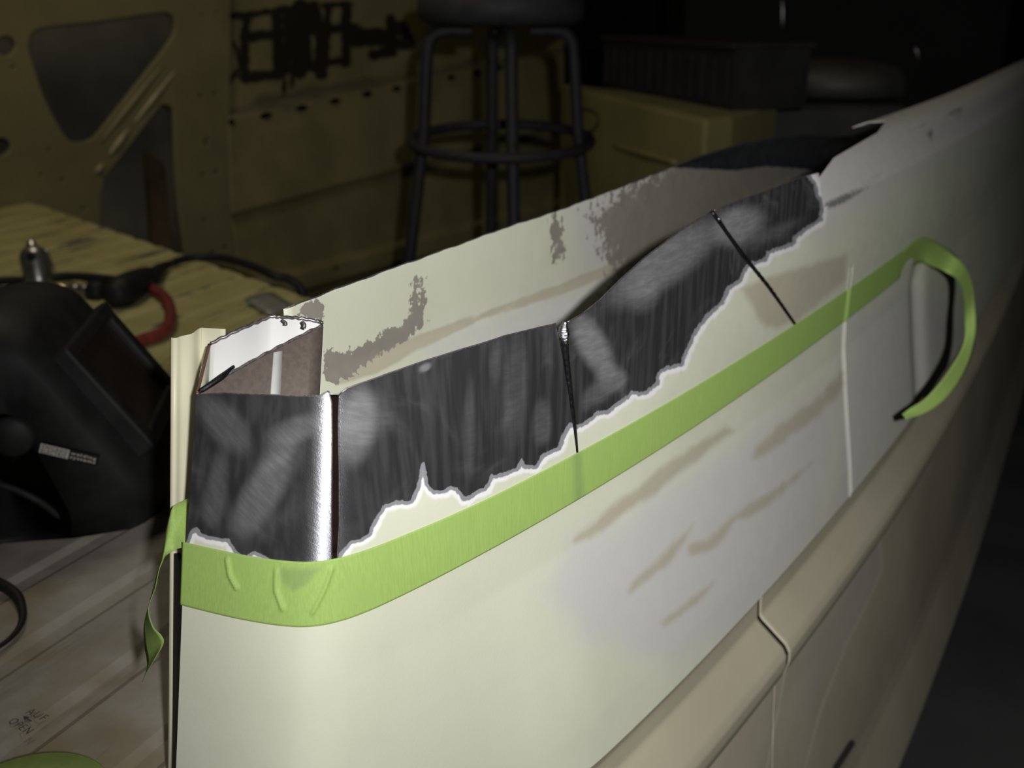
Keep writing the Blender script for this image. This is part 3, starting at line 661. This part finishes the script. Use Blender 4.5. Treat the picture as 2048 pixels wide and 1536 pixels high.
# ------------------------------------------------------------------ air tool, hoses and small things on the panel
def onp(x, y, h=0.0): return on_z(x, y, ZP+.001+h)
tb = onp(82, 578); tool = thing('air_grinder', 'silver air grinder standing behind the black welding helmet', 'air tool', tuple(tb))
Dt = float(tb @ FW); tp = at_depth(62, 484, Dt); ax = tp-tb; TL = np.linalg.norm(ax)
v, f = lathe([(.020, 0), (.024, .004), (.026, .02), (.027, .05), (.026, TL*.72), (.020, TL*.84), (.012, TL*.9), (.009, TL*.93), (.009, TL), (.004, TL+.003)], 20, tb, ax); mk('body', v, f, M['chrome'], tool, True)
v, f = tube([at_depth(92, 500, Dt-.02), at_depth(100, 520, Dt-.02), at_depth(108, 542, Dt-.02)], .003, 6, 4); mk('lever', v, f, M['chrome'], tool, True)
v, f = lathe([(.006, 0), (.0085, .001), (.0085, .006), (.004, .007)], 12, at_depth(64, 513, Dt-.03), -FW); mk('button', v, f, M['rubber'], tool, True)
c0 = onp(92, 575, .012); c1 = onp(196, 583, .012)
ax = c1-c0; CL = np.linalg.norm(ax)
cp = thing('hose_coupling', 'brass and chrome hose coupling lying at the foot of the silver air grinder', 'coupling', tuple(c0))
v, f = lathe([(.008, 0), (.010, .004), (.010, CL*.35), (.007, CL*.38), (.007, CL*.45)], 16, c0, ax); mk('nipple', v, f, M['brass'], cp, True)
v, f = lathe([(.007, CL*.44), (.011, CL*.46), (.011, CL*.62), (.009, CL*.64), (.011, CL*.66), (.011, CL*.84), (.008, CL*.86)], 16, c0, ax); mk('sleeve', v, f, M['chrome'], cp, True)
v, f = lathe([(.010, CL*.84), (.018, CL*.86), (.020, CL*.98), (.018, CL*1.1), (.008, CL*1.12)], 16, c0, ax); mk('black_collar', v, f, M['rubber'], cp, True)
def hose(px, r, name, m, label, cat, h=None, tail=()):
    pts = [onp(x, y, r if h is None else h[i]) if np.ndim(r) == 0 else onp(x, y, .004) for i, (x, y) in enumerate(px)]
    pts += [pts[-1]+np.array(q) for q in tail]
    v, f = tube(pts, r, 10, 8); o = mk(name, v, f, m, None, True, local=pts[0]); return tag(o, label, cat)
hose([(-330, 600), (-180, 578), (-40, 566), (0, 562), (60, 560), (120, 553), (180, 554), (235, 560)], .0085, 'air_hose', M['rubber'], 'black air hose running behind the silver air grinder to the black connector', 'hose')
con = thing('connector', 'black bulky hose connector on the yellow ribs above the helmet', 'connector', tuple(onp(255, 590)))
v, f = tube([onp(225, 597, .02), onp(250, 580, .024), onp(280, 562, .024), onp(305, 548, .018)], [.018, .030, .029, .026, .022, .014], 14, 6); mk('housing', v, f, M['rubber'], con, True)
v, f = tube([onp(300, 560, .02), onp(318, 540, .014), onp(335, 530, .010)], [.017, .013, .0085], 12, 6); mk('strain_relief', v, f, M['rubber'], con, True)
hose([(341, 528), (365, 519), (400, 514), (440, 515), (480, 524), (520, 538), (546, 551)], .0085, 'power_cable', M['rubber'], 'black cable arching from the connector over the right edge of the yellow bed floor', 'cable', tail=((.035, .005, -.012), (.06, 0, -.06), (.07, -.02, -.3), (.06, -.03, -.6)))
hose([(292, 572), (312, 582), (330, 596), (340, 618), (341, 640), (333, 658), (315, 670), (285, 680), (262, 690)], .0105, 'red_hose', M['red_hose'], 'dark red rubber hose looping from the connector behind the helmet lens', 'hose')
hose([(-30, 1150), (-5, 1166), (18, 1178), (36, 1196), (45, 1222), (42, 1248), (25, 1272), (0, 1292), (-40, 1315), (-120, 1335)], [.0055, .0055, .0050, .0032, .0022, .0018, .0016], 'cord_loop', M['rubber'], 'thin black cord looped on the grey ribs at the left photo edge', 'cord')
pv = np.array([on_z(488, 598, ZP+.012), on_z(546, 584, ZP+.003), on_z(590, 612, ZP+.003), on_z(540, 629, ZP+.006)])
n_ = 5; V = []
for i in range(n_):
    for j in range(n_):
        a, b = i/(n_-1), j/(n_-1); V.append(pv[0]*(1-a)*(1-b)+pv[1]*a*(1-b)+pv[2]*a*b+pv[3]*(1-a)*b+EZ*.004*math.sin(math.pi*a)*(1-b))
o = mk('steel_offcut', np.array(V), grid_faces(n_, n_), M['plate'], None, True, thick=.0015, local=pv[0]); tag(o, 'small grey sheet-steel offcut lying on the yellow ribs near the cut corner', 'offcut')
rc = on_z(42, 1622, ZP+.037); rc[2] = ZP+.001
roll = thing('tape_roll', 'roll of green masking tape lying flat at the bottom left corner', 'tape roll', tuple(rc))
v, f = lathe([(.026, 0), (.054, 0), (.054, .036), (.026, .036)], 40, rc); F2 = [q for q in f if len(q) == 4]
n4 = 40; F2 += [(k, 3*n4+k, 3*n4+(k+1) % n4, (k+1) % n4) for k in range(n4)]
M['roll'] = plain('green_tape_roll', (.16, .23, .05), .6, 0, .12, 60)
mk('tape_winding', v, F2, M['roll'], roll, True, bevel=.001)
v, f = lathe([(.0235, .001), (.026, .001), (.026, .035), (.0235, .035)], 40, rc); F2 = [q for q in f if len(q) == 4]+[(k, 3*n4+k, 3*n4+(k+1) % n4, (k+1) % n4) for k in range(n4)]
mk('cardboard_core', v, F2, plain('cardboard', (.32, .24, .15), .8), roll, True)

# ------------------------------------------------------------------ body shell across the garage
PW = Plane(-1.375, 2.87, 38)
van = thing('van_body_shell', 'bare olive-cream vehicle body shell with triangular openings standing across the dark garage', 'vehicle body', (-1.0, 3.3, -1.25))
def plate(outline, holes, pl, off, thick, name, m, parent, bev=.0, label=None):
    cu = bpy.data.curves.new('c', 'CURVE'); cu.dimensions = '2D'; cu.fill_mode = 'BOTH'; cu.extrude = thick/2; cu.bevel_depth = bev; cu.bevel_resolution = 1
    for q in [outline]+holes:
        sp = cu.splines.new('POLY'); sp.points.add(len(q)-1); sp.use_cyclic_u = True
        for p_, pt in zip(sp.points, q): p_.co = (pt[0], pt[1], 0, 1)
    o = bpy.data.objects.new('c', cu); C.objects.link(o); dg = bpy.context.evaluated_depsgraph_get(); me = o.evaluated_get(dg).to_mesh()
    v = np.array([tuple(x.co) for x in me.vertices]); f = [tuple(p.vertices) for p in me.polygons]
    o.evaluated_get(dg).to_mesh_clear(); bpy.data.objects.remove(o); bpy.data.curves.remove(cu)
    W_ = np.array([pl.pt((a, b), off+c_) for a, b, c_ in v]); return mk(name, W_, f, m, parent, label=label)
def hp_(px, off=0.0): return [PW.hit(x, y, off) for x, y in px]
def circ(x, y, r, n=10, ry=None): return [(x+r*math.cos(2*math.pi*k/n), y+(ry or r)*math.sin(2*math.pi*k/n)) for k in range(n)]
def rnd(px, n=5): return [tuple(p) for p in catmull(list(px)+[px[0]], n)[:-1]]
tri = rnd([(53, 78), (62, 62), (90, 52), (200, 40), (310, 24), (338, 26), (348, 42), (348, 66), (328, 99), (265, 180), (205, 256), (183, 279), (160, 286), (140, 284), (122, 268), (85, 200), (58, 120), (51, 95)], 4)
op2 = rnd([(205, 352), (255, 290), (314, 214), (328, 208), (341, 214), (347, 240), (350, 330), (357, 420), (368, 505), (375, 620), (200, 620), (197, 480), (196, 400)], 4)
outl = [(-260, -170), (456, -170), (455, 239), (466, 434), (479, 520), (505, 760), (-260, 760)]
holes = [tri, op2]
for x, y, r in ((401, 30, 3.5), (430, 27, 3.5), (398, 192, 4), (426, 187, 4), (403, 349, 4), (430, 343, 4), (406, 440, 4), (422, 503, 4), (448, 495, 4), (94, 299, 4), (78, 350, 4), (121, 358, 4), (163, 416, 4), (23, 134, 4), (8, 92, 17), (0, 293, 15)): holes.append(circ(x, y, r*1.35))
holes.append(circ(410, 283, 5, 12, 12))
plate(hp_(outl), [hp_(h) for h in holes], PW, 0, .014, 'inner_panel', M['olive'], van, .003)
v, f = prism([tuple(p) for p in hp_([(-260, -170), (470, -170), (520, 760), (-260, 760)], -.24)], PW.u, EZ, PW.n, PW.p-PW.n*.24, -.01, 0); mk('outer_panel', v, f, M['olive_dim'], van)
v, f = prism([tuple(p) for p in hp_([(292, 300), (330, 330), (352, 560), (312, 560)], -.10)], PW.u, EZ, PW.n, PW.p-PW.n*.10, -.02, 0); mk('brace', v, f, plain('rust_brown', (.11, .075, .04), .7), van)
# raised rib along the diagonal brace
def wpt(x, y, off): return PW.pt(PW.hit(x, y, off), off)
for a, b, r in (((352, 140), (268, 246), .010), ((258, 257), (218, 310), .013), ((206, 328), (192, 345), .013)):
    v, f = tube([wpt(*a, .008), wpt((a[0]+b[0])/2, (a[1]+b[1])/2, .012), wpt(*b, .008)], [r*.35, r*.7, r*.4], 10, 6); mk('pressed_rib', v, f, M['rib_glint'], van, True)
v, f = tube([wpt(325, 130, .006), wpt(262, 208, .008), wpt(200, 285, .006)], [.006, .010, .006], 8, 6); mk('pressed_rib', v, f, M['olive'], van, True)
# long side wall with ledge
rowsW = [((440, -170), (1128, -170), -.03), ((455, 226), (1128, 93), -.03), ((455, 238), (1128, 104), .03), ((455, 268), (1128, 126), .03), ((462, 428), (1128, 246), .042), ((463, 434), (1128, 252), .026), ((476, 570), (1128, 398), .028), ((477, 578), (1128, 404), .075), ((480, 612), (1128, 432), .075), ((482, 622), (1128, 440), .02), ((500, 800), (1128, 600), .02)]
sub = [70, 4, 8, 30, 3, 20, 3, 8, 3, 10]; NCW = 220; rws = []
for (a, b, off), (a2, b2, off2), k in zip(rowsW[:-1], rowsW[1:], sub):
    for j in range(k):
        t = j/k; rws.append((np.array(a)*(1-t)+np.array(a2)*t, np.array(b)*(1-t)+np.array(b2)*t, off*(1-t)+off2*t))
rws.append(tuple(np.array(x) if i < 2 else x for i, x in enumerate(rowsW[-1])))
V = []
for a, b, off in rws:
    A_ = PW.hit(*a, off); B_ = PW.hit(*b, off)
    for t in np.linspace(0, 1, NCW): V.append(PW.pt(A_*(1-t)+B_*t, off))
V = np.array(V); PX = np.stack(proj(V), 1)
c7 = lambda l: [(440+x*.1953, y*.1953) for x, y in l]
resl = [([(100, 165), (330, 150), (620, 90), (1330, 40)], 5), ([(270, 180), (250, 400), (245, 800)], 7), ([(240, 390), (560, 350), (1000, 300), (1380, 280)], 8), ([(245, 800), (560, 760)], 9), ([(570, 150), (590, 400), (580, 760)], 9), ([(680, 120), (700, 420), (660, 720)], 8), ([(820, 90), (830, 400), (800, 700)], 16), ([(960, 60), (1020, 400), (1030, 760)], 10), ([(1100, 100), (1070, 640)], 6), ([(1290, 60), (1280, 640)], 8), ([(1060, 640), (1290, 610)], 6), ([(660, 700), (960, 690)], 8), ([(1330, 380), (1640, 380)], 15), ([(1560, 560), (1760, 530), (1740, 200)], 9), ([(1740, 450), (1950, 450), (1830, 260)], 9), ([(80, 870), (200, 680), (140, 430)], 3), ([(650, 740), (650, 960)], 3.5), ([(740, 740), (725, 900)], 2.5), ([(850, 700), (870, 400), (900, 690)], 7)]
rs = np.full(len(PX), -999.)
for l, wd in resl: rs = np.maximum(rs, line_d(PX, c7(l), wd*1.25+1.5))
gr = np.maximum(union(PX, [c7([(430, 980), (900, 870), (1400, 800), (2048, 740), (2600, 600), (2600, 700), (2048, 830), (1000, 1020), (500, 1110), (90, 1190)])]), line_d(PX, [(455, 232), (1000, 124), (1128, 100)], 7))
gr = np.maximum(gr, union(PX, [[(560, 600), (800, 520), (1128, 420), (1128, 620), (600, 720)]])-30)
mk('side_wall', V, grid_faces(len(rws), NCW), M['residue'], van, True, dict(residue=rs, grime=gr), thick=.004)
for x, y, r in ((462, 244, 6), (531, 231, 12), (602, 216, 12), (669, 202, 11), (733, 188, 10), (792, 177, 9), (848, 166, 8), (901, 155, 8), (952, 144, 7), (998, 135, 7)):
    a_ = wpt(x-r, y+r*.22, .0315); b_ = wpt(x+r, y-r*.22, .0315); v, f = tube([a_, (a_+b_)/2, b_], [.004, .011, .011, .004], 8, 4); mk('slot', v, f, M['black'], van, True)
for x, y, r in ((490, 240, 2.5), (672, 535, 4)):
    v, f = lathe([(.002, 0), (.009, .001), (.002, .003)], 10, wpt(x, y, .078 if y > 400 else .031), PW.n); mk('hole', v, f, M['black'], van, True)

# ------------------------------------------------------------------ bar stool
sb = at_depth(1003, 280, 1); kS = 2.30/sb[1]; sb = sb*kS
stx, sty, zr = sb[0], sb[1], sb[2]
stool = thing('bar_stool', 'grey metal bar stool with round seat and footrest ring before the olive body shell', 'stool', (stx, sty, -1.25))
ctr = np.array([stx, sty, 0.])
v, f = lathe([(.001, -.028), (.15, -.028), (.172, -.016), (.178, .0), (.176, .024), (.165, .036), (.10, .044), (.001, .046)], 40, ctr); mk('seat', v, f, M['seat'], stool, True)
v, f = tube([ctr+np.array([.196*math.cos(a), 0.196*math.sin(a), zr+.014*math.sin(a)]) for a in np.linspace(0, 2*math.pi, 49)], .0115, 10, 0); mk('footrest_ring', v, f, M['stool'], stool, True)
for k in range(4):
    a = math.radians(8+90*k); e = np.array([math.cos(a), math.sin(a), 0])
    pts = [ctr+e*r+EZ*z for r, z in ((.06, -.038), (.125, -.040), (.152, -.060), (.160, -.11), (.170, zr+.02), (.176, zr-.02), (.21, -.52), (.33, -1.235))]
    lg = tube(pts, .0135, 10, 8); l_ = mk('leg', *lg, M['stool'], stool, True)
    fo = lathe([(.016, -.013), (.018, 0), (.017, .03)], 12, ctr+e*.331-EZ*1.236); mk('foot_cap', *fo, M['rubber'], None, True)
    fc = bpy.data.objects[-1] if False else [o for o in C.objects if o.name.startswith('foot_cap')][-1]
    fc.data.transform(Matrix.Translation(-Vector(stool.location))); fc.parent = stool
# ------------------------------------------------------------------ step box and dark things on the right
ZB = -.225
bx = thing('step_box', 'olive-yellow sheet-metal step box to the right of the bar stool', 'box', (.35, 2.7, -1.25))
q = [on_z(x, y, ZB)[:2] for x, y in ((1172, 181), (1410, 238), (1466, 233))]
dvec = np.array([q[0]-q[1]])[0]; back = np.array([.55, .84]); 
polyb = [tuple(q[0]), tuple(q[1]), tuple(q[2]), tuple(q[2]+back*.30), tuple(q[0]+np.array([-.06, .35]))]
v, f = prism(polyb[::1], EX, EY, EZ, np.zeros(3), -1.25, ZB); mk('shell', v, f, M['olive_box'], bx, bevel=.012)
fv = (q[1]-q[0])/np.linalg.norm(q[1]-q[0]); PB = Plane(q[0][0], q[0][1], math.degrees(math.atan2(fv[0], fv[1])))
def bpt(x, y, off=.003):
    sgn = 1 if (PB.n @ (-PB.p)) > 0 else -1
    return PB.pt(PB.hit(x, y, off*sgn), off*sgn)
v, f = tube([bpt(1228, 292), bpt(1290, 308), bpt(1352, 326)], [.004, .009, .005], 8, 6); mk('pressed_rib', v, f, M['olive_box'], bx, True)
v, f = tube([bpt(1155, 215), bpt(1185, 222), bpt(1196, 240), bpt(1185, 260), bpt(1158, 263)], .0025, 6, 6); mk('wire_loop', v, f, M['dark'], bx, True)
cr = thing('ribbed_crate', 'black ribbed plastic crate standing on the olive step box', 'crate', tuple(on_z(1330, 185, ZB)))
a = on_z(1205, 172, ZB+.001); b = on_z(1462, 221, ZB+.001); ax = b-a; LL = np.linalg.norm(ax); ax /= LL; nb = np.array([-ax[1], ax[0], 0]); nb = nb if nb[1] > 0 else -nb
HC = .14
v, f = prism([(0, 0), (LL, 0), (LL, .2), (0, .2)], ax, nb, EZ, a, 0, HC); mk('tub', v, f, M['dark'], cr)
for k in range(13):
    p = a+ax*(LL*(k+.5)/13)-nb*.006; v, f = prism([(-.009, 0), (.009, 0), (.009, .012), (-.009, .012)], ax, nb, EZ, p, .012, HC-.02); mk('upright_rib', v, f, M['dark'], cr)
v, f = prism([(-.01, -.012), (LL+.01, -.012), (LL+.01, .21), (-.01, .21)], ax, nb, EZ, a, HC, HC+.014); mk('lid', v, f, M['dark'], cr, bevel=.004)
tc = at_depth(1640, 150, 1.0); tc = tc*(3.0/tc[1])
ch = thing('tool_cabinet', 'dark floor-standing tool cabinet with a rounded dusty top behind the bed rail', 'cabinet', (tc[0], tc[1], -1.25))
v, f = box((tc[0], tc[1], (tc[2]-.06-1.25)/2), .44, .40, 1.25+tc[2]-.06, 12); mk('carcass', v, f, M['dark'], ch, bevel=.02)
v, f = lathe([(.001, .045), (.09, .042), (.16, .026), (.19, .0), (.19, -.05), (.001, -.05)], 32, (tc[0]+.05, tc[1], tc[2])); mk('rounded_top', v, f, M['dim_top'], ch, True)
kc = at_depth(1660, 30, 1.0); kc = kc*(4.6/kc[1])
cb = thing('tall_cabinet', 'tall dark cabinet against the back of the garage', 'cabinet', (kc[0], kc[1], -1.25))
v, f = box((kc[0], kc[1], -.35), 1.3, .5, 1.8); mk('carcass', v, f, M['wall'], cb, bevel=.01)
for x, y, y2 in ((1565, 5, 52), (1832, 98, 118)):
    p0 = at_depth(x, y, 1.); p0 *= (kc[1]-.275)/p0[1]; p1 = at_depth(x+(0 if y < 50 else 6), y2, 1.); p1 *= (kc[1]-.275)/p1[1]
    v, f = tube([p0+EY*.02, p0, p1, p1+EY*.02], .008, 8, 4); mk('handle', v, f, M['chrome'], cb, True)
